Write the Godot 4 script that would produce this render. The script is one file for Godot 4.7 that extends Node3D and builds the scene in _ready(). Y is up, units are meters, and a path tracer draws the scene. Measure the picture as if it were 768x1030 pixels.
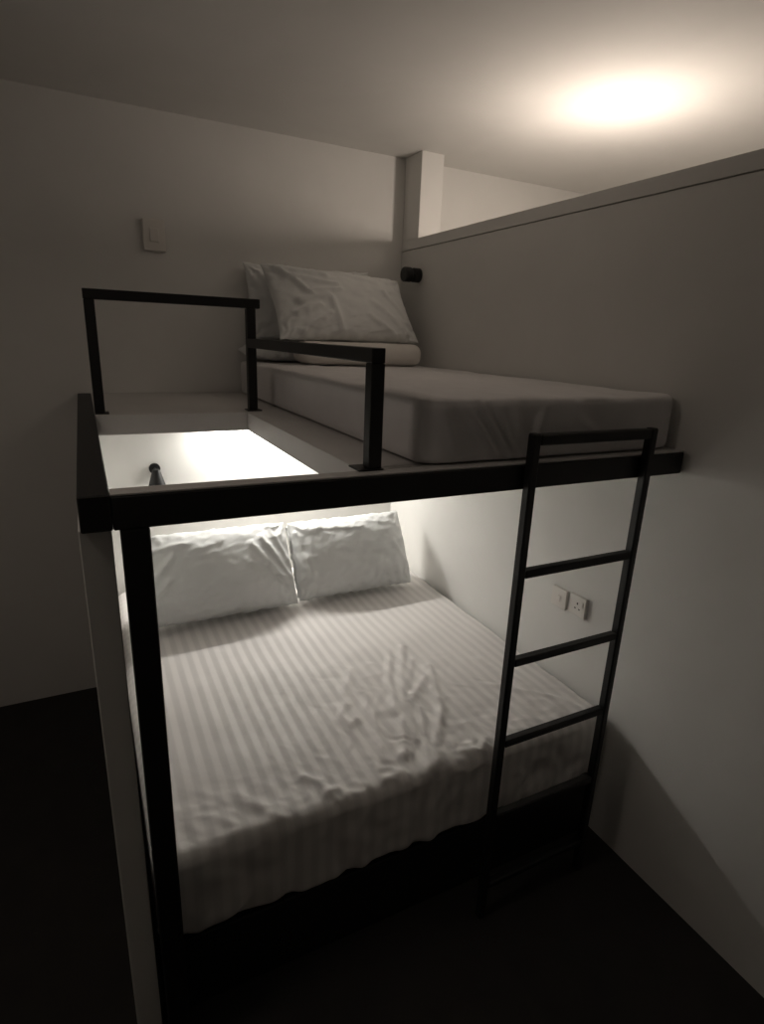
extends Node3D
# A white two-level bunk alcove with black steel frame. Camera stands at x = 0, z = 0; H is its height above the floor.
const H := 1.92
const BACK := -3.174      # face of the back wall
const RIGHT := 1.70       # face of the right partition
const LEFT := 0.02        # face of the alcove's left partition
const CEIL := 2.87
var used := {}
var M := {}

# ---------------------------------------------------------------- naming helpers
func numbered(called: String) -> String:
	if not used.has(called):
		used[called] = 0
		return called
	used[called] += 1
	return "%s_%03d" % [called, used[called]]

func thing(called: String, label: String, category: String, at := Vector3.ZERO, group := "") -> Node3D:
	var o := Node3D.new()
	o.name = numbered(called)
	add_child(o)
	o.position = at
	o.set_meta("label", label)
	o.set_meta("category", category)
	if group != "":
		o.set_meta("group", group)
	return o

func obj(called: String, st: SurfaceTool, m: Material, parent: Node3D = null) -> MeshInstance3D:
	var o := MeshInstance3D.new()
	o.mesh = st.commit()
	o.material_override = m
	o.cast_shadow = GeometryInstance3D.SHADOW_CASTING_SETTING_ON
	if parent == null:
		o.name = numbered(called)
		add_child(o)
	else:
		o.name = called
		parent.add_child(o, true)
	return o

func structure(called: String, st: SurfaceTool, m: Material, label: String) -> MeshInstance3D:
	var o := obj(called, st, m)
	o.set_meta("kind", "structure")
	o.set_meta("label", label)
	return o

# ---------------------------------------------------------------- geometry helpers
func start(smooth := false) -> SurfaceTool:
	var st := SurfaceTool.new()
	st.begin(Mesh.PRIMITIVE_TRIANGLES)
	st.set_smooth_group(0 if smooth else -1)
	return st

func finish(st: SurfaceTool) -> SurfaceTool:
	st.generate_normals()
	return st

# triangle whose front looks away from the point "inside"
func tri(st: SurfaceTool, a: Vector3, b: Vector3, c: Vector3, inside: Vector3) -> void:
	var n := (b - a).cross(c - a)
	if n.dot((a + b + c) / 3.0 - inside) > 0.0:
		st.add_vertex(a); st.add_vertex(c); st.add_vertex(b)
	else:
		st.add_vertex(a); st.add_vertex(b); st.add_vertex(c)

func quad(st: SurfaceTool, a: Vector3, b: Vector3, c: Vector3, d: Vector3, inside: Vector3) -> void:
	tri(st, a, b, c, inside)
	tri(st, a, c, d, inside)

# box from lo to hi with chamfered edges
func box(st: SurfaceTool, lo: Vector3, hi: Vector3, ch := 0.002) -> void:
	var mid := (lo + hi) / 2.0
	var h := (hi - lo) / 2.0
	var c := minf(ch, minf(h.x, minf(h.y, h.z)) * 0.8)
	for ax in 3:
		var u := (ax + 1) % 3
		var v := (ax + 2) % 3
		for s in [-1.0, 1.0]:
			var q: Array[Vector3] = []
			for k in [[-1, -1], [1, -1], [1, 1], [-1, 1]]:
				var p := Vector3.ZERO
				p[ax] = s * h[ax]
				p[u] = k[0] * (h[u] - c)
				p[v] = k[1] * (h[v] - c)
				q.append(mid + p)
			quad(st, q[0], q[1], q[2], q[3], mid)
		for s1 in [-1.0, 1.0]:
			for s2 in [-1.0, 1.0]:
				var e: Array[Vector3] = []
				for k in [[-1, 0], [1, 0], [1, 1], [-1, 1]]:
					var p := Vector3.ZERO
					p[ax] = k[0] * (h[ax] - c)
					p[u] = s1 * (h[u] - (c if k[1] == 0 else 0.0))
					p[v] = s2 * (h[v] - (0.0 if k[1] == 0 else c))
					e.append(mid + p)
				quad(st, e[0], e[1], e[2], e[3], mid)
	for sx in [-1.0, 1.0]:
		for sy in [-1.0, 1.0]:
			for sz in [-1.0, 1.0]:
				tri(st, mid + Vector3(sx * h.x, sy * (h.y - c), sz * (h.z - c)), mid + Vector3(sx * (h.x - c), sy * h.y, sz * (h.z - c)), mid + Vector3(sx * (h.x - c), sy * (h.y - c), sz * h.z), mid)

func box_of(lo: Vector3, hi: Vector3, ch := 0.002) -> SurfaceTool:
	var st := start()
	box(st, lo, hi, ch)
	return finish(st)

# lathe: profile of Vector2(radius, along), round "axis" from "at"
func lathe(profile: Array, at: Vector3, axis: Vector3, n := 28) -> SurfaceTool:
	var st := start(true)
	var a := axis.normalized()
	var b := a.cross(Vector3(0.31, 0.83, 0.47)).normalized()
	var c := a.cross(b)
	for i in profile.size() - 1:
		var sharp_group := i + 1
		st.set_smooth_group(sharp_group)
		for k in n:
			var t0 := TAU * k / n
			var t1 := TAU * (k + 1) / n
			var d0 := b * cos(t0) + c * sin(t0)
			var d1 := b * cos(t1) + c * sin(t1)
			var p: Vector2 = profile[i]
			var q: Vector2 = profile[i + 1]
			var A := at + a * p.y + d0 * p.x
			var B := at + a * p.y + d1 * p.x
			var C := at + a * q.y + d1 * q.x
			var D := at + a * q.y + d0 * q.x
			# outward = left of the profile's run
			var run := (q - p).normalized()
			var out := (d0 + d1).normalized() * run.y - a * run.x
			var ins := (A + B + C + D) / 4.0 - out * 0.05
			if p.x > 1e-6:
				tri(st, A, B, C, ins)
			if q.x > 1e-6:
				tri(st, A, C, D, ins)
	return finish(st)

func ridge(p: Vector2, a: Vector2, b: Vector2, w: float) -> float:
	var ab := b - a
	var t := clampf((p - a).dot(ab) / ab.length_squared(), 0.0, 1.0)
	var d := p.distance_to(a + ab * t) / w
	var fade := sin(PI * clampf(0.12 + 0.76 * t, 0.0, 1.0))
	return exp(-d * d) * fade

# the same with round ends, for folds that run on from one segment to the next
func seg(p: Vector2, a: Vector2, b: Vector2, w: float) -> float:
	var ab := b - a
	var t := clampf((p - a).dot(ab) / ab.length_squared(), 0.0, 1.0)
	var d := p.distance_to(a + ab * t) / w
	return exp(-d * d)

# ---------------------------------------------------------------- soft things
# Soft rectangular block (mattress): rounded box, its surface pushed out by the callable bump(position, normal)
func soft_block(lo: Vector3, hi: Vector3, r_plan: float, r_edge: float, step: float, bump: Callable) -> SurfaceTool:
	var st := start(true)
	var mid := (lo + hi) / 2.0
	var h := (hi - lo) / 2.0
	for ax in 3:
		var u := (ax + 1) % 3
		var v := (ax + 2) % 3
		for s in [-1.0, 1.0]:
			if ax == 1 and s < 0.0:
				step *= 3.0
			var us := stops(h[u], step)
			var vs := stops(h[v], step)
			if ax == 1 and s < 0.0:
				step /= 3.0
			var grid: Array[PackedVector3Array] = []
			for j in vs.size():
				var row := PackedVector3Array()
				for i in us.size():
					var p := Vector3.ZERO
					p[ax] = s * h[ax]
					p[u] = us[i]
					p[v] = vs[j]
					row.append(mid + soften(p, h, r_plan, r_edge, mid, bump))
				grid.append(row)
			for j in vs.size() - 1:
				for i in us.size() - 1:
					var A := grid[j][i]
					var B := grid[j][i + 1]
					var C := grid[j + 1][i + 1]
					var D := grid[j + 1][i]
					if s > 0.0:
						for w in [A, C, B, A, D, C]:
							st.add_vertex(w)
					else:
						for w in [A, B, C, A, C, D]:
							st.add_vertex(w)
	return finish(st)

func stops(half: float, step: float) -> PackedFloat32Array:
	var n := maxi(4, int(ceil(2.0 * half / step)))
	var out := PackedFloat32Array()
	for i in n + 1:
		out.append(-half + 2.0 * half * i / n)
	return out

func soften(p: Vector3, h: Vector3, rp: float, re: float, mid: Vector3, bump: Callable) -> Vector3:
	# plan rounding
	var cx := clampf(p.x, -h.x + rp, h.x - rp)
	var cz := clampf(p.z, -h.z + rp, h.z - rp)
	var d := Vector2(p.x - cx, p.z - cz)
	# depth from the plan outline, measured on the square, kept on the rounded plan
	var reach := maxf(absf(d.x), absf(d.y))
	var q := Vector2(cx, cz)
	var dir := Vector2.ZERO
	if reach > 1e-6:
		dir = d.normalized()
		q += dir * reach
	var y := p.y
	# edge rounding towards top and bottom
	var inset := rp - reach
	var cy := clampf(y, -h.y + re, h.y - re)
	var e := Vector2(re - inset if inset < re else 0.0, y - cy)
	if e.x > 0.0 and absf(e.y) > 1e-6:
		var m := maxf(e.x, absf(e.y))
		var en := e.normalized() * m
		q += dir * (en.x - e.x)
		y = cy + en.y
	var n := Vector3(dir.x * clampf(e.x / re, 0.0, 1.0), clampf((y - cy) / re, -1.0, 1.0), dir.y * clampf(e.x / re, 0.0, 1.0))
	if n.length() < 1e-4:
		n = Vector3(0, signf(y), 0)
	n = n.normalized()
	var P := Vector3(q.x, y, q.y)
	return P + n * float(bump.call(mid + P, n))

# Pillow: local x along the width, y along the height, z through the thickness
func pillow_mesh(w: float, h: float, t: float, sd: int, wrinkle: float, pinch := 0.07, blunt := 0.5, marks: Array = [], taper := 0.0, shear := 0.0) -> SurfaceTool:
	var nz := FastNoiseLite.new()
	nz.seed = sd
	nz.noise_type = FastNoiseLite.TYPE_SIMPLEX
	nz.frequency = 3.2
	nz.fractal_octaves = 3
	var fine := FastNoiseLite.new()
	fine.seed = sd + 50
	fine.frequency = 9.0
	fine.fractal_type = FastNoiseLite.FRACTAL_RIDGED
	fine.fractal_octaves = 2
	var st := start(true)
	var n := 84
	var m := 60
	for side in [1.0, -1.0]:
		var g: Array[PackedVector3Array] = []
		for j in m + 1:
			var row := PackedVector3Array()
			var v := -1.0 + 2.0 * j / m
			v = sin(v * PI / 2.0) * 0.55 + v * 0.45
			for i in n + 1:
				var u := -1.0 + 2.0 * i / n
				u = sin(u * PI / 2.0) * 0.55 + u * 0.45
				var x := w / 2.0 * u * (1.0 - pinch * u * u * (1.0 - v * v))
				var y := h / 2.0 * v * (1.0 - pinch * 1.3 * v * v * (1.0 - u * u))
				var pu := pow(maxf(0.0, 1.0 - pow(absf(u), 3.0)), blunt)
				var pv := pow(maxf(0.0, 1.0 - pow(absf(v), 2.6)), blunt)
				var body := pu * pv
				var z := t / 2.0 * body
				# creases that run out of the corners and gathers along the short ends
				var fold := 0.0
				for cu in [-1.0, 1.0]:
					for cv in [-1.0, 1.0]:
						var d := Vector2((u - cu) * w, (v - cv) * h)
						var ang := atan2(d.y, d.x)
						var dist := d.length()
						fold += 1.3 * sin(ang * 10.0 + nz.get_noise_2d(dist * 1.0 + cu * 7.0, cv * 5.0) * 4.0) * exp(-dist / 0.2) * smoothstep(0.03, 0.12, dist)
				var ends := exp(-(1.0 - absf(u)) / 0.16)
				fold += 0.6 * ends * sin(v * 11.0 + nz.get_noise_2d(u * 0.35, v * 0.35) * 5.0)
				fold += 0.55 * nz.get_noise_2d(x * 1.3 + side * 9.0, y * 2.2)
				fold += 0.6 * fine.get_noise_2d(x * 0.22 + y * 0.16, y * 0.28 + side * 4.0) * smoothstep(0.15, 0.9, absf(u))
				z += wrinkle * fold * minf(1.0, body * 2.2)
				if side > 0.0:
					var best := 0.0
					for c in marks:
						best = maxf(best, c[3] * seg(Vector2(x, y), c[0], c[1], c[2]))
					z += best * minf(1.0, body * 3.0)
				y -= taper * u * (v + 1.0) * 0.5
				x -= shear * y
				var sag := 0.006 * nz.get_noise_2d(u * 1.5, v * 1.5)
				row.append(Vector3(x, y + sag, side * z))
			g.append(row)
		for j in m:
			for i in n:
				var A := g[j][i]
				var B := g[j][i + 1]
				var C := g[j + 1][i + 1]
				var D := g[j + 1][i]
				if side > 0.0:
					for p in [A, C, B, A, D, C]:
						st.add_vertex(p)
				else:
					for p in [A, B, C, A, C, D]:
						st.add_vertex(p)
	return finish(st)

# open hem of a pillowcase: a wavy doubled band past one short end
func hem_mesh(w: float, h: float, sd: int, side: float, reach: float, pinch := 0.07) -> SurfaceTool:
	var nz := FastNoiseLite.new()
	nz.seed = sd
	nz.frequency = 2.5
	var st := start(true)
	var n := 40
	var k := 6
	for face in [1.0, -1.0]:
		var g: Array[PackedVector3Array] = []
		for j in n + 1:
			var v := -1.0 + 2.0 * j / n
			var row := PackedVector3Array()
			for i in k + 1:
				var s := float(i) / k
				var x0 := w / 2.0 * (1.0 - pinch * (1.0 - v * v))
				var x := x0 - 0.02 + (reach + 0.02) * s
				var y := h / 2.0 * v * (1.0 - 0.05 * s)
				var z := (0.012 * sin(v * 9.0 + sd) + 0.02 * nz.get_noise_2d(v * 1.6, s)) * s
				var half := 0.0035 * (1.0 - s * 0.3) if (i < k and j > 0 and j < n) else 0.0
				row.append(Vector3(side * x, y, z + face * half))
			g.append(row)
		for j in n:
			for i in k:
				var q := [g[j][i], g[j][i + 1], g[j + 1][i + 1], g[j + 1][i]]
				if face * side > 0.0:
					for p in [q[0], q[2], q[1], q[0], q[3], q[2]]:
						st.add_vertex(p)
				else:
					for p in [q[0], q[1], q[2], q[0], q[2], q[3]]:
						st.add_vertex(p)
	return finish(st)

# ---------------------------------------------------------------- materials
func noise_tex(freq: float, sd: int, lo: Color, hi: Color, size := 256, octaves := 4) -> NoiseTexture2D:
	var t := NoiseTexture2D.new()
	var f := FastNoiseLite.new()
	f.seed = sd
	f.frequency = freq
	f.fractal_octaves = octaves
	t.noise = f
	t.width = size
	t.height = size
	t.seamless = true
	t.generate_mipmaps = false
	var g := Gradient.new()
	g.set_color(0, lo)
	g.set_color(1, hi)
	t.color_ramp = g
	return t

func bump_tex(freq: float, sd: int, strength: float, size := 256) -> NoiseTexture2D:
	var t := NoiseTexture2D.new()
	var f := FastNoiseLite.new()
	f.seed = sd
	f.frequency = freq
	t.noise = f
	t.width = size
	t.height = size
	t.seamless = true
	t.as_normal_map = true
	t.bump_strength = strength
	t.generate_mipmaps = false
	return t

func paint(lo: Color, hi: Color, rough: float, sd: int, scale := 1.2, bump := 0.03) -> StandardMaterial3D:
	var m := StandardMaterial3D.new()
	m.albedo_texture = noise_tex(0.012, sd, lo, hi)
	m.roughness = rough
	m.normal_enabled = true
	m.normal_texture = bump_tex(0.12, sd + 3, 1.0)
	m.normal_scale = bump
	m.uv1_triplanar = true
	m.uv1_world_triplanar = true
	m.uv1_scale = Vector3.ONE * scale
	return m

func plain(c: Color, rough: float, metal := 0.0) -> StandardMaterial3D:
	var m := StandardMaterial3D.new()
	m.albedo_color = c
	m.roughness = rough
	m.metallic = metal
	return m

func cloth(lo: Color, hi: Color, sd: int) -> StandardMaterial3D:
	var m := paint(lo, hi, 0.92, sd, 2.5, 0.04)
	m.uv1_world_triplanar = false
	m.rim_enabled = true
	m.rim = 0.15
	m.rim_tint = 0.5
	return m

# hotel sheet: satin and matt bands woven side by side along the bed
func striped_cloth() -> StandardMaterial3D:
	var size := 512
	var im := Image.create(size, size, false, Image.FORMAT_RGB8)
	var ro := Image.create(size, size, false, Image.FORMAT_RGB8)
	var rng := RandomNumberGenerator.new()
	rng.seed = 8
	for x in size:
		var s := fposmod(x * 10.0 / size, 1.0)          # ten pairs of bands to one repeat
		var k := 0.5 - 0.5 * cos(TAU * s)
		k = lerpf(k, smoothstep(0.25, 0.75, k), 0.6)
		for y in size:
			var j := rng.randf_range(-0.008, 0.008)
			var a := lerpf(0.85, 0.905, k) + j
			im.set_pixel(x, y, Color(a, a * 0.982, a * 0.968))
			var r := lerpf(0.9, 0.55, k)
			ro.set_pixel(x, y, Color(r, r, r))
	var m := StandardMaterial3D.new()
	m.albedo_texture = ImageTexture.create_from_image(im)
	m.roughness_texture = ImageTexture.create_from_image(ro)
	m.roughness_texture_channel = BaseMaterial3D.TEXTURE_CHANNEL_RED
	m.uv1_triplanar = true
	m.uv1_scale = Vector3.ONE / 0.48
	m.rim_enabled = true
	m.rim = 0.12
	return m

func materials() -> void:
	M.wall = paint(Color(0.875, 0.87, 0.855), Color(0.895, 0.89, 0.875), 0.75, 11, 0.8)
	M.ceiling = paint(Color(0.89, 0.885, 0.87), Color(0.905, 0.90, 0.885), 0.9, 12, 0.8)
	M.board = paint(Color(0.80, 0.79, 0.78), Color(0.83, 0.82, 0.81), 0.45, 13, 1.0, 0.02)
	M.steel = paint(Color(0.058, 0.056, 0.055), Color(0.07, 0.068, 0.067), 0.5, 14, 3.0, 0.03)
	M.base = paint(Color(0.055, 0.054, 0.053), Color(0.07, 0.068, 0.067), 0.6, 15, 2.0, 0.05)
	M.floor = paint(Color(0.14, 0.13, 0.122), Color(0.175, 0.163, 0.153), 0.8, 16, 1.5, 0.15)
	M.sheet = cloth(Color(0.86, 0.85, 0.85), Color(0.88, 0.87, 0.87), 21)
	M.case = cloth(Color(0.895, 0.90, 0.895), Color(0.91, 0.915, 0.91), 22)
	M.blanket = cloth(Color(0.895, 0.875, 0.85), Color(0.92, 0.90, 0.875), 23)
	M.stripes = striped_cloth()
	M.plastic = plain(Color(0.90, 0.885, 0.86), 0.35)
	M.hole = plain(Color(0.06, 0.055, 0.05), 0.6)
	M.lampblack = plain(Color(0.055, 0.054, 0.055), 0.5)
	M.glow = plain(Color(0.9, 0.9, 0.88), 0.5)
	M.glow.emission_enabled = true
	M.glow.emission = Color(1.0, 0.95, 0.87)
	M.glow.emission_energy_multiplier = 1.5
	M.dim_glow = plain(Color(0.9, 0.9, 0.88), 0.5)
	M.dim_glow.emission_enabled = true
	M.dim_glow.emission = Color(1.0, 0.93, 0.87)
	M.dim_glow.emission_energy_multiplier = 0.5

# ----------------------------------------------------------------
func _ready() -> void:
	var cam := Camera3D.new()
	cam.name = "camera"
	cam.rotation_order = EULER_ORDER_YXZ
	cam.position = Vector3(0, H, 0)
	cam.rotation_degrees = Vector3(-16.796, -27.326, 2.268)
	cam.keep_aspect = Camera3D.KEEP_HEIGHT
	cam.fov = 2.0 * rad_to_deg(atan(515.0 / 579.05))
	cam.near = 0.02
	add_child(cam)
	cam.current = true

	var we := WorldEnvironment.new()
	we.name = "environment"
	var env := Environment.new()
	env.background_mode = Environment.BG_COLOR
	env.background_color = Color(0.01, 0.01, 0.012)
	env.tonemap_mode = Environment.TONE_MAPPER_LINEAR
	env.tonemap_exposure = 1.1
	env.sdfgi_enabled = true
	env.ssao_enabled = true
	env.ssil_enabled = true
	we.environment = env
	add_child(we)

	# globe lamp on the far side of the right partition, about level with its top
	var spill := OmniLight3D.new()
	spill.name = "globe_lamp_light"
	spill.light_energy = 0.35
	spill.light_size = 0.05
	spill.light_color = Color(1.0, 0.93, 0.87)
	spill.shadow_enabled = true
	spill.omni_range = 12.0
	spill.omni_attenuation = 2.0
	spill.position = Vector3(2.05, H + 0.525, -2.0)
	add_child(spill)
	# dim round lamp on the ceiling of the aisle, left of the viewer
	var aisle := AreaLight3D.new()
	aisle.name = "ceiling_lamp_light"
	aisle.area_size = Vector2(0.26, 0.26)
	aisle.light_energy = 0.24
	aisle.light_color = Color(1.0, 0.93, 0.87)
	aisle.shadow_enabled = true
	aisle.area_range = 12.0
	aisle.position = Vector3(-0.75, CEIL - 0.062, -1.1)
	aisle.rotation_degrees = Vector3(-90, 0, 0)
	add_child(aisle)
	# batten under the deck at the head of the lower bed
	var batten := AreaLight3D.new()
	batten.name = "batten_lamp_light"
	batten.area_size = Vector2(0.62, 0.035)
	batten.light_energy = 1.10
	batten.light_color = Color(1.0, 0.985, 0.96)
	batten.shadow_enabled = true
	batten.area_range = 10.0
	batten.position = Vector3(0.89, H - 0.440, -3.094)
	batten.rotation_degrees = Vector3(-86, 0, 0)
	add_child(batten)

	materials()
	build_room()
	build_frame()
	build_ladder()
	build_beds()
	build_pillows()
	build_fittings()

func build_room() -> void:
	var w := 0.12
	var x0 := -1.7
	var z1 := 2.4
	structure("floor", box_of(Vector3(x0 - 0.1, -0.1, BACK - w), Vector3(3.5, 0, z1 + 0.1), 0.0), M.floor, "dark charcoal floor in front of the bunk")
	structure("ceiling", box_of(Vector3(x0 - 0.1, CEIL, BACK - w), Vector3(3.5, CEIL + 0.1, z1 + 0.1), 0.0), M.ceiling, "plain white ceiling over the bunk")
	structure("wall_back", box_of(Vector3(x0 - 0.1, 0, BACK - w), Vector3(3.5, CEIL, BACK), 0.0), M.wall, "white painted wall at the head of the beds")
	# right partition: body, then a capping board with a thin open joint under it
	var st := start()
	box(st, Vector3(RIGHT, 0, BACK), Vector3(RIGHT + 0.13, H + 0.474, z1), 0.001)
	box(st, Vector3(RIGHT + 0.012, H + 0.47, BACK), Vector3(RIGHT + 0.118, H + 0.482, z1), 0.0)
	structure("wall_right", finish(st), M.wall, "white partition along the right side of the beds")
	structure("trim_1", box_of(Vector3(RIGHT - 0.001, H + 0.479, BACK + 0.001), Vector3(RIGHT + 0.131, H + 0.53, z1), 0.0015), M.wall, "white capping board on top of the right partition")
	structure("trim_2", box_of(Vector3(RIGHT, H + 0.53, BACK), Vector3(RIGHT + 0.137, CEIL, -2.991), 0.002), M.wall, "white upright in the corner above the right partition")
	structure("wall_left", box_of(Vector3(LEFT - 0.06, 0, BACK), Vector3(LEFT, H - 0.386, -1.22), 0.002), M.wall, "low white panel on the left side of the low bed")
	structure("wall_front", box_of(Vector3(x0 - 0.1, 0, z1), Vector3(3.5, CEIL, z1 + 0.1), 0.0), M.wall, "white wall behind the viewer")
	structure("wall_side", box_of(Vector3(x0 - 0.1, 0, BACK), Vector3(x0, CEIL, z1), 0.0), M.wall, "white wall at the far left of the room")
	structure("wall_neighbour", box_of(Vector3(3.4, 0, BACK), Vector3(3.5, CEIL, z1), 0.0), M.wall, "white wall of the space beyond the right partition")

func build_frame() -> void:
	var top := H - 0.309
	var bot := H - 0.383
	var f := thing("bunk_frame", "black steel bunk frame with white upper deck and guard rails", "bunk bed", Vector3(0.86, 0, -2.2))
	var o := f.position
	# white deck round the opening
	var deck := start()
	box(deck, Vector3(0.58, bot, BACK + 0.003) - o, Vector3(RIGHT - 0.003, top, -1.238) - o, 0.0015)
	obj("deck", finish(deck), M.board, f)
	obj("deck_panel", box_of(Vector3(LEFT + 0.003, bot, BACK + 0.003) - o, Vector3(0.5795, top, -2.348) - o, 0.0015), M.board, f)
	obj("deck_edging", box_of(Vector3(LEFT + 0.003, top - 0.0045, -1.2375) - o, Vector3(RIGHT - 0.003, top, -1.1905) - o, 0.001), M.board, f)
	obj("beam", box_of(Vector3(LEFT + 0.003, bot, -1.2375) - o, Vector3(RIGHT - 0.003, top - 0.005, -1.188) - o, 0.003), M.steel, f)
	obj("side_beam", box_of(Vector3(LEFT - 0.055, bot, BACK + 0.003) - o, Vector3(LEFT + 0.0025, top, -1.188) - o, 0.003), M.steel, f)
	obj("post", box_of(Vector3(0.035, 0, -1.235) - o, Vector3(0.09, bot - 0.0005, -1.188) - o, 0.003), M.steel, f)
	# guard rails: a high one along the far side of the opening, a low one along its right side
	var far := obj("guard_rail", box_of(Vector3(LEFT + 0.003, H + 0.093, -2.418) - o, Vector3(0.651, H + 0.128, -2.383) - o, 0.002), M.steel, f)
	obj("upright", box_of(Vector3(0.598, top + 0.005, -2.418) - o, Vector3(0.633, H + 0.0925, -2.383) - o, 0.002), M.steel, far)
	obj("foot_plate", box_of(Vector3(0.588, top + 0.0003, -2.428) - o, Vector3(0.648, top + 0.0048, -2.372) - o, 0.001), M.steel, far)
	obj("upright", box_of(Vector3(LEFT + 0.004, top + 0.005, -2.418) - o, Vector3(LEFT + 0.039, H + 0.0925, -2.383) - o, 0.002), M.steel, far)
	obj("foot_plate", box_of(Vector3(LEFT + 0.004, top + 0.0003, -2.428) - o, Vector3(LEFT + 0.052, top + 0.0048, -2.372) - o, 0.001), M.steel, far)
	var side := obj("guard_rail", box_of(Vector3(0.592, H - 0.056, -2.3825) - o, Vector3(0.627, H - 0.022, -1.225) - o, 0.002), M.steel, f)
	obj("upright", box_of(Vector3(0.592, top + 0.005, -1.260) - o, Vector3(0.627, H - 0.0565, -1.225) - o, 0.002), M.steel, side)
	obj("foot_plate", box_of(Vector3(0.565, top + 0.0003, -1.285) - o, Vector3(0.632, top + 0.0048, -1.222) - o, 0.001), M.steel, side)

	var b := thing("bed_base", "black plinth base under the low striped bed", "bed base", Vector3(0.87, 0, -2.25))
	o = b.position
	obj("front_panel", box_of(Vector3(LEFT + 0.004, 0.001, -1.320) - o, Vector3(RIGHT - 0.004, H - 1.652, -1.300) - o, 0.003), M.base, b)
	obj("platform", box_of(Vector3(LEFT + 0.006, H - 1.70, BACK + 0.006) - o, Vector3(RIGHT - 0.006, H - 1.652, -1.321) - o, 0.003), M.base, b)
	for x in [LEFT + 0.03, 0.83, RIGHT - 0.09]:
		obj("bearer", box_of(Vector3(x, 0.001, BACK + 0.02) - o, Vector3(x + 0.06, H - 1.7005, -1.33) - o, 0.003), M.base, b)

func build_ladder() -> void:
	var l := thing("ladder", "black tubular steel ladder fixed to the front of the bunk beam", "ladder", Vector3(1.29, 0, -1.173))
	var o := l.position
	var z0 := -1.1875
	var z1 := -1.158
	for x in [1.041, 1.492]:
		obj("rail", box_of(Vector3(x, 0.001, z0) - o, Vector3(x + 0.026, H - 0.226, z1) - o, 0.004), M.steel, l)
	obj("top_bar", box_of(Vector3(1.0675, H - 0.258, z0) - o, Vector3(1.4915, H - 0.228, z1) - o, 0.004), M.steel, l)
	for k in 5:
		var y := H - 0.617 - 0.288 * k
		obj("rung", box_of(Vector3(1.0675, y - 0.026, z0 + 0.0005) - o, Vector3(1.4915, y, z1 - 0.001) - o, 0.004), M.steel, l)

# ---------------------------------------------------------------- beds
var nA := FastNoiseLite.new()
var nB := FastNoiseLite.new()
var creases: Array = []

func low_bump(P: Vector3, n: Vector3) -> float:
	var h := 0.0
	var q := Vector2(P.x, P.z)
	var top_fold := 0.0
	if n.y > 0.3:
		h += 0.006 * nA.get_noise_2d(P.x * 1.2, P.z * 1.2)
		var zone := exp(-pow((P.x - 0.98) / 0.42, 2.0)) * smoothstep(-2.35, -1.55, P.z)
		var wx := P.x + 0.10 * nA.get_noise_2d(P.x * 2.0 + 7.0, P.z * 2.0)
		h += zone * 0.006 * nB.get_noise_2d(wx * 1.7, P.z * 0.55 - wx * 0.4)
		h += smoothstep(-1.62, -1.36, P.z) * 0.004 * nB.get_noise_2d(P.x * 1.3, P.z * 1.6 + 5.0)
		for c in creases:
			var k := seg(q, c[0], c[1], c[2])
			top_fold = maxf(top_fold, 0.75 * c[3] * k)
		h += top_fold
	if n.z > 0.3:
		h += 0.006 * sin(P.x * 42.0 + 4.0 * nA.get_noise_2d(P.x * 2.0, P.y * 2.0)) * smoothstep(H - 1.36, H - 1.50, P.y)
		h += 0.006 * nA.get_noise_2d(P.x * 2.0, P.y * 3.0)
	return h

var folds: Array = []
func high_bump(P: Vector3, n: Vector3) -> float:
	var h := 0.004 * nA.get_noise_3d(P.x * 1.6, P.y * 1.6, P.z * 1.6) * (1.0 if n.y > -0.5 else 0.0)
	if n.z > 0.3:
		var q := Vector2(P.x, P.y - H)
		for c in folds:
			h += 1.9 * c[3] * ridge(q, c[0], c[1], c[2])
	if n.y > 0.5:
		h += 0.003 * nB.get_noise_2d(P.x * 0.9, P.z * 0.35)
	return h

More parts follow.
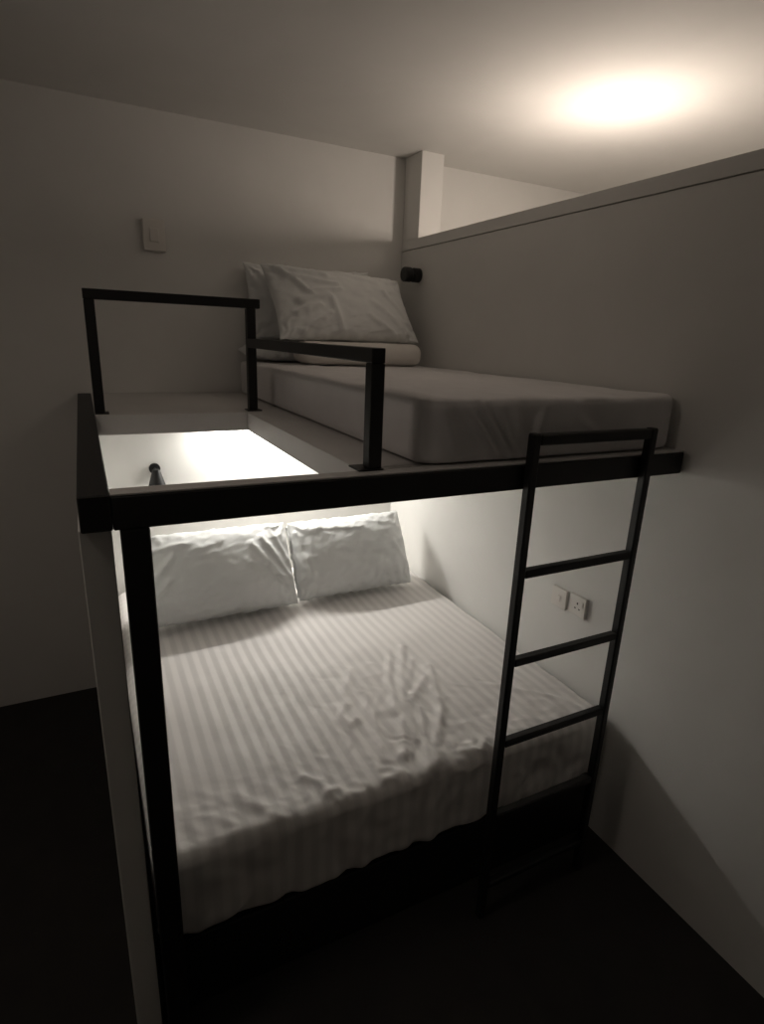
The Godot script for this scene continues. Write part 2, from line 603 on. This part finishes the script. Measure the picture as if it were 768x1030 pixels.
func build_beds() -> void:
	nA.seed = 3
	nA.frequency = 2.0
	nA.fractal_octaves = 2
	nB.seed = 5
	nB.frequency = 6.0
	nB.fractal_type = FastNoiseLite.FRACTAL_RIDGED
	nB.fractal_octaves = 2
	var paths := [
		[[Vector2(1.18, -2.03), Vector2(1.06, -1.81), Vector2(0.95, -1.60), Vector2(0.84, -1.39)], 0.017, 0.0130],
		[[Vector2(1.15, -1.77), Vector2(1.03, -1.67), Vector2(0.97, -1.61), Vector2(0.92, -1.45)], 0.015, 0.0120],
		[[Vector2(1.21, -1.84), Vector2(1.09, -1.55), Vector2(0.98, -1.42), Vector2(0.91, -1.31)], 0.015, 0.0140],
		[[Vector2(1.08, -1.96), Vector2(0.99, -1.80), Vector2(0.93, -1.61)], 0.015, 0.0120],
		[[Vector2(1.17, -1.92), Vector2(1.03, -1.73)], 0.014, 0.0090],
		[[Vector2(1.02, -1.60), Vector2(0.94, -1.41), Vector2(0.88, -1.30)], 0.013, 0.0110],
		[[Vector2(0.77, -1.73), Vector2(0.73, -1.68), Vector2(0.74, -1.61), Vector2(0.77, -1.63)], 0.014, 0.0130],
		[[Vector2(0.50, -1.44), Vector2(0.54, -1.40), Vector2(0.54, -1.35), Vector2(0.58, -1.35)], 0.016, 0.0150],
		[[Vector2(0.73, -1.32), Vector2(0.80, -1.33), Vector2(0.81, -1.28)], 0.013, 0.0100],
		[[Vector2(0.79, -1.26), Vector2(0.83, -1.29), Vector2(0.84, -1.26)], 0.012, 0.0120],
		[[Vector2(0.93, -1.23), Vector2(0.97, -1.27), Vector2(1.00, -1.27)], 0.015, 0.0140],
		[[Vector2(1.04, -1.34), Vector2(1.10, -1.31), Vector2(1.14, -1.35)], 0.015, 0.0140],
		[[Vector2(0.99, -1.29), Vector2(1.06, -1.24)], 0.014, 0.0090],
		[[Vector2(0.91, -1.26), Vector2(0.96, -1.27)], 0.012, 0.0090],
		[[Vector2(0.89, -1.95), Vector2(0.80, -1.81)], 0.014, 0.0080],
		[[Vector2(0.87, -1.81), Vector2(0.86, -1.71), Vector2(0.79, -1.45)], 0.013, 0.0080],
		[[Vector2(1.11, -1.37), Vector2(1.05, -1.34)], 0.014, 0.0100],
		[[Vector2(1.44, -1.80), Vector2(1.49, -1.60), Vector2(1.50, -1.36)], 0.020, 0.011],
		[[Vector2(1.37, -1.62), Vector2(1.56, -1.44), Vector2(1.60, -1.33)], 0.018, 0.010],
		[[Vector2(0.30, -1.45), Vector2(0.38, -1.32)], 0.018, 0.008],
	]
	for p in paths:
		var pts: Array = p[0]
		for k in pts.size() - 1:
			creases.append([pts[k], pts[k + 1], p[1], p[2]])
	folds = [
		[Vector2(0.86, -0.16), Vector2(0.97, -0.29), 0.012, 0.007],
		[Vector2(0.90, -0.15), Vector2(1.01, -0.30), 0.009, 0.007],
		[Vector2(0.96, -0.16), Vector2(1.03, -0.27), 0.010, 0.006],
		[Vector2(1.02, -0.16), Vector2(1.05, -0.30), 0.012, 0.005],
		[Vector2(0.80, -0.17), Vector2(0.84, -0.29), 0.012, 0.004],
		[Vector2(1.12, -0.17), Vector2(1.08, -0.29), 0.014, 0.005],
		[Vector2(1.26, -0.20), Vector2(1.38, -0.29), 0.014, 0.005],
		[Vector2(0.745, -0.15), Vector2(0.752, -0.30), 0.010, 0.006],
	]
	var lo := thing("mattress", "double mattress under a white sheet with woven stripes on low bed", "mattress", Vector3(0.86, H - 1.652, -2.24))
	var o := lo.position
	var sheet := obj("fitted_sheet", soft_block(Vector3(LEFT + 0.015, H - 1.641, BACK + 0.02), Vector3(RIGHT - 0.012, H - 1.350, -1.282), 0.07, 0.045, 0.010, low_bump), M.stripes, lo)
	sheet.position = -o
	sheet.set_meta("label", "white sheet woven with satin stripes")
	var hi := thing("mattress", "single mattress in a plain white fitted sheet on the upper deck", "mattress", Vector3(1.2, H - 0.308, -2.2))
	o = hi.position
	var s2 := obj("fitted_sheet", soft_block(Vector3(0.735, H - 0.308, BACK + 0.015), Vector3(RIGHT - 0.008, H - 0.141, -1.222), 0.075, 0.022, 0.0075, high_bump), M.sheet, hi)
	s2.position = -o

func pillow(label: String, group: String, at: Vector3, tilt: float, yaw: float, roll: float, w: float, h: float, t: float, sd: int, wrinkle: float, hem_side: float, pinch := 0.07, blunt := 0.5, marks: Array = [], taper := 0.0, shear := 0.0) -> Node3D:
	var p := thing("pillow", label, "pillow", at, group)
	p.rotation_order = EULER_ORDER_YXZ
	p.rotation_degrees = Vector3(-(90.0 - tilt), yaw, roll)
	obj("pillowcase", pillow_mesh(w, h, t, sd, wrinkle, pinch, blunt, marks, taper, shear), M.case, p)
	if hem_side != 0.0:
		obj("pillowcase_hem", hem_mesh(w, h * 0.95, sd, hem_side, 0.011, pinch), M.case, p)
	return p

func build_pillows() -> void:
	var left_marks := [
		[Vector2(0.16, 0.10), Vector2(0.33, -0.13), 0.014, 0.011], [Vector2(0.22, 0.13), Vector2(0.35, -0.09), 0.012, 0.012],
		[Vector2(0.28, 0.16), Vector2(0.36, -0.02), 0.010, 0.010], [Vector2(0.12, 0.02), Vector2(0.31, -0.15), 0.012, 0.007],
		[Vector2(-0.35, -0.06), Vector2(-0.21, 0.08), 0.016, 0.010], [Vector2(-0.33, -0.12), Vector2(-0.24, -0.03), 0.013, 0.009],
		[Vector2(-0.34, 0.12), Vector2(-0.14, 0.14), 0.014, 0.010], [Vector2(-0.12, 0.10), Vector2(0.02, 0.13), 0.014, 0.008],
	]
	var right_marks := [
		[Vector2(-0.31, 0.14), Vector2(-0.26, -0.12), 0.013, 0.010], [Vector2(-0.33, 0.02), Vector2(-0.24, -0.16), 0.011, 0.009],
		[Vector2(-0.20, 0.15), Vector2(0.05, 0.13), 0.014, 0.007], [Vector2(0.22, 0.02), Vector2(0.32, -0.12), 0.014, 0.006],
		[Vector2(0.10, 0.16), Vector2(0.26, 0.13), 0.012, 0.007],
	]
	var lean_marks := [
		[Vector2(-0.33, 0.17), Vector2(-0.17, -0.02), 0.012, 0.024], [Vector2(-0.30, 0.16), Vector2(-0.08, 0.13), 0.014, 0.018],
		[Vector2(-0.24, 0.10), Vector2(-0.04, 0.07), 0.013, 0.018], [Vector2(-0.18, 0.02), Vector2(-0.03, 0.04), 0.013, 0.015],
		[Vector2(-0.09, -0.01), Vector2(-0.06, -0.20), 0.014, 0.018], [Vector2(-0.26, -0.04), Vector2(-0.10, 0.0), 0.016, 0.021],
		[Vector2(-0.28, -0.10), Vector2(-0.16, -0.06), 0.016, 0.018], [Vector2(-0.26, -0.19), Vector2(-0.11, -0.10), 0.015, 0.017],
		[Vector2(0.14, -0.02), Vector2(0.30, -0.18), 0.016, 0.013], [Vector2(0.22, 0.06), Vector2(0.34, -0.14), 0.013, 0.013],
		[Vector2(0.10, -0.10), Vector2(0.24, -0.20), 0.012, 0.011], [Vector2(0.0, 0.18), Vector2(0.2, 0.12), 0.02, 0.009],
	]
	pillow("white pillow propped on the low bed beside the left post", "pillows on the low bed", Vector3(0.492, H - 1.138, -2.700), 57, 2.5, -1.0, 0.765, 0.44, 0.26, 4, 0.010, 0.0, 0.012, 0.5, left_marks)
	pillow("white pillow propped on the low bed near the right wall", "pillows on the low bed", Vector3(1.219, H - 1.142, -2.712), 60, -1, 0.5, 0.66, 0.42, 0.23, 9, 0.008, -1.0, 0.012, 0.5, right_marks)
	pillow("white pillow standing against the wall at the back of upper bed", "pillows on the upper bed", Vector3(1.12, H + 0.155, -3.115), 88, 0, 0.5, 0.70, 0.38, 0.09, 14, 0.007, 0.0)
	pillow("creased white pillow leaning in front of another on upper bed", "pillows on the upper bed", Vector3(1.217, H + 0.147, -2.885), 53, 0, 0.5, 0.76, 0.425, 0.15, 19, 0.007, 0.0, 0.05, 0.5, lean_marks, 0.02, 0.03)
	pillow("white pillow lying flat under the leaning pillows on upper bed", "pillows on the upper bed", Vector3(1.07, H - 0.090, -3.03), 2, 0, 0, 0.66, 0.26, 0.085, 23, 0.004, 0.0, 0.03, 0.35)
	var b := thing("folded_blanket", "folded white blanket lying in front of pillows on upper bed", "blanket", Vector3(1.27, H - 0.0745, -2.785))
	b.rotation_degrees = Vector3(0, -2, 0)
	obj("fold", soft_block(Vector3(-0.33, -0.062, -0.10), Vector3(0.33, 0.048, 0.10), 0.06, 0.045, 0.012, blanket_bump), M.blanket, b)

func blanket_bump(P: Vector3, n: Vector3) -> float:
	return 0.006 * nA.get_noise_3d(P.x * 1.5 + 3.0, P.y * 2.0, P.z * 2.0) * (1.0 if n.y > -0.3 else 0.0)

# ---------------------------------------------------------------- small fittings
func build_fittings() -> void:
	# wall spot at the head of the upper bed, sticking out of the right partition
	var at := Vector3(RIGHT, H + 0.336, -2.955)
	var r := thing("reading_lamp", "short black cylinder reading lamp on right wall above upper pillows", "lamp", at)
	obj("wall_mount", lathe([Vector2(0, 0.001), Vector2(0.034, 0.001), Vector2(0.037, 0.004), Vector2(0.037, 0.042), Vector2(0.034, 0.046), Vector2(0, 0.046)], Vector3.ZERO, Vector3(-1, 0, 0)), M.lampblack, r)
	obj("neck", lathe([Vector2(0, 0.046), Vector2(0.027, 0.046), Vector2(0.027, 0.056), Vector2(0, 0.056)], Vector3.ZERO, Vector3(-1, 0, 0)), M.lampblack, r)
	obj("lamp_head", lathe([Vector2(0, 0.056), Vector2(0.034, 0.056), Vector2(0.038, 0.060), Vector2(0.038, 0.096), Vector2(0.034, 0.101), Vector2(0, 0.101)], Vector3.ZERO, Vector3(-1, 0, 0)), M.lampblack, r)

	# cone lamp over the left pillow of the low bed
	var c := thing("reading_lamp", "black cone reading lamp over the left pillow of the low bed", "lamp", Vector3(0.285, H - 0.70, BACK))
	obj("wall_mount", lathe([Vector2(0, 0.001), Vector2(0.028, 0.001), Vector2(0.028, 0.014), Vector2(0, 0.014)], Vector3.ZERO, Vector3(0, 0, 1)), M.lampblack, c)
	obj("arm", lathe([Vector2(0, 0.014), Vector2(0.007, 0.014), Vector2(0.007, 0.075), Vector2(0, 0.075)], Vector3.ZERO, Vector3(0, 0, 1), 14), M.lampblack, c)
	obj("lamp_shade", lathe([Vector2(0, 0.01), Vector2(0.018, 0.01), Vector2(0.022, -0.004), Vector2(0.060, -0.135), Vector2(0.056, -0.135), Vector2(0.018, -0.004), Vector2(0, -0.004)], Vector3(0, 0, 0.08), Vector3(0, 1, 0)), M.lampblack, c)

	# batten lamp under the deck
	var t := thing("batten_lamp", "slim white batten lamp under the deck glowing onto the wall", "lamp", Vector3(0.89, H - 0.3835, -3.09))
	obj("bracket", box_of(Vector3(-0.34, -0.016, -0.02), Vector3(0.34, -0.0005, 0.02), 0.002), M.plastic, t)
	var hs := obj("housing", box_of(Vector3(-0.34, -0.036, -0.025), Vector3(0.34, -0.0165, 0.025), 0.003), M.plastic, t)
	hs.rotation_degrees = Vector3(4, 0, 0)
	var df := obj("diffuser", box_of(Vector3(-0.32, -0.052, -0.020), Vector3(0.32, -0.0365, 0.020), 0.004), M.glow, t)
	df.rotation_degrees = Vector3(4, 0, 0)

	# globe lamp on the far side of the right partition
	var k := thing("globe_lamp", "small glowing globe lamp on the far side of the right partition", "lamp", Vector3(2.05, H + 0.525, -2.0))
	var ball: Array = []
	for q in 17:
		ball.append(Vector2(0.06 * sin(PI * q / 16.0), -0.06 * cos(PI * q / 16.0)))
	obj("globe", lathe(ball, Vector3.ZERO, Vector3.UP), M.glow, k)
	obj("cup", lathe([Vector2(0, -0.085), Vector2(0.028, -0.085), Vector2(0.032, -0.06), Vector2(0.032, -0.046), Vector2(0, -0.0605)], Vector3.ZERO, Vector3.UP), M.lampblack, k)
	obj("arm", lathe([Vector2(0, 0.0), Vector2(0.008, 0.0), Vector2(0.008, 0.20), Vector2(0, 0.20)], Vector3(0, -0.094, 0), Vector3(-1, 0, 0), 14), M.lampblack, k)
	obj("wall_mount", lathe([Vector2(0, 0.2005), Vector2(0.04, 0.2005), Vector2(0.04, 0.2185), Vector2(0, 0.2185)], Vector3(0, -0.094, 0), Vector3(-1, 0, 0)), M.lampblack, k)

	var d := thing("ceiling_lamp", "round white ceiling lamp over the aisle left of the bunk", "lamp", Vector3(-0.75, CEIL, -1.1))
	obj("base", lathe([Vector2(0, -0.03), Vector2(0.17, -0.03), Vector2(0.17, -0.0005), Vector2(0, -0.0005)], Vector3.ZERO, Vector3.UP), M.plastic, d)
	obj("diffuser", lathe([Vector2(0, -0.058), Vector2(0.12, -0.055), Vector2(0.155, -0.045), Vector2(0.16, -0.0305), Vector2(0, -0.0305)], Vector3.ZERO, Vector3.UP), M.dim_glow, d)

	# outlets on the right wall over the low bed
	var s := thing("wall_switch", "white square switch plate on right wall beside the socket", "switch", Vector3(RIGHT, H - 1.012, -1.622))
	obj("plate", box_of(Vector3(-0.014, -0.043, -0.043), Vector3(-0.0005, 0.043, 0.043), 0.003), M.plastic, s)
	obj("rocker", box_of(Vector3(-0.0185, -0.014, -0.004), Vector3(-0.0145, 0.014, 0.012), 0.0015), M.plastic, s)
	var e := thing("power_socket", "white square three-pin power socket on right wall over low bed", "socket", Vector3(RIGHT, H - 1.004, -1.518))
	obj("plate", box_of(Vector3(-0.014, -0.043, -0.043), Vector3(-0.0005, 0.043, 0.043), 0.003), M.plastic, e)
	obj("pin_hole", box_of(Vector3(-0.0146, 0.006, -0.003), Vector3(-0.0141, 0.015, 0.003), 0.0), M.hole, e)
	for z in [-0.014, 0.008]:
		obj("pin_hole", box_of(Vector3(-0.0146, -0.014, z), Vector3(-0.0141, -0.009, z + 0.008), 0.0), M.hole, e)
	obj("rocker", box_of(Vector3(-0.0185, 0.004, 0.020), Vector3(-0.0145, 0.026, 0.032), 0.0015), M.plastic, e)
	# plate at the left of the upper back wall
	var p := thing("wall_plate", "white switch box on back wall above the high guard rail", "switch", Vector3(0.362, H + 0.425, BACK))
	obj("plate", box_of(Vector3(-0.05, -0.07, 0.0005), Vector3(0.05, 0.07, 0.022), 0.004), M.plastic, p)
	obj("rocker", box_of(Vector3(-0.02, -0.03, 0.0225), Vector3(0.02, 0.03, 0.027), 0.002), M.plastic, p)
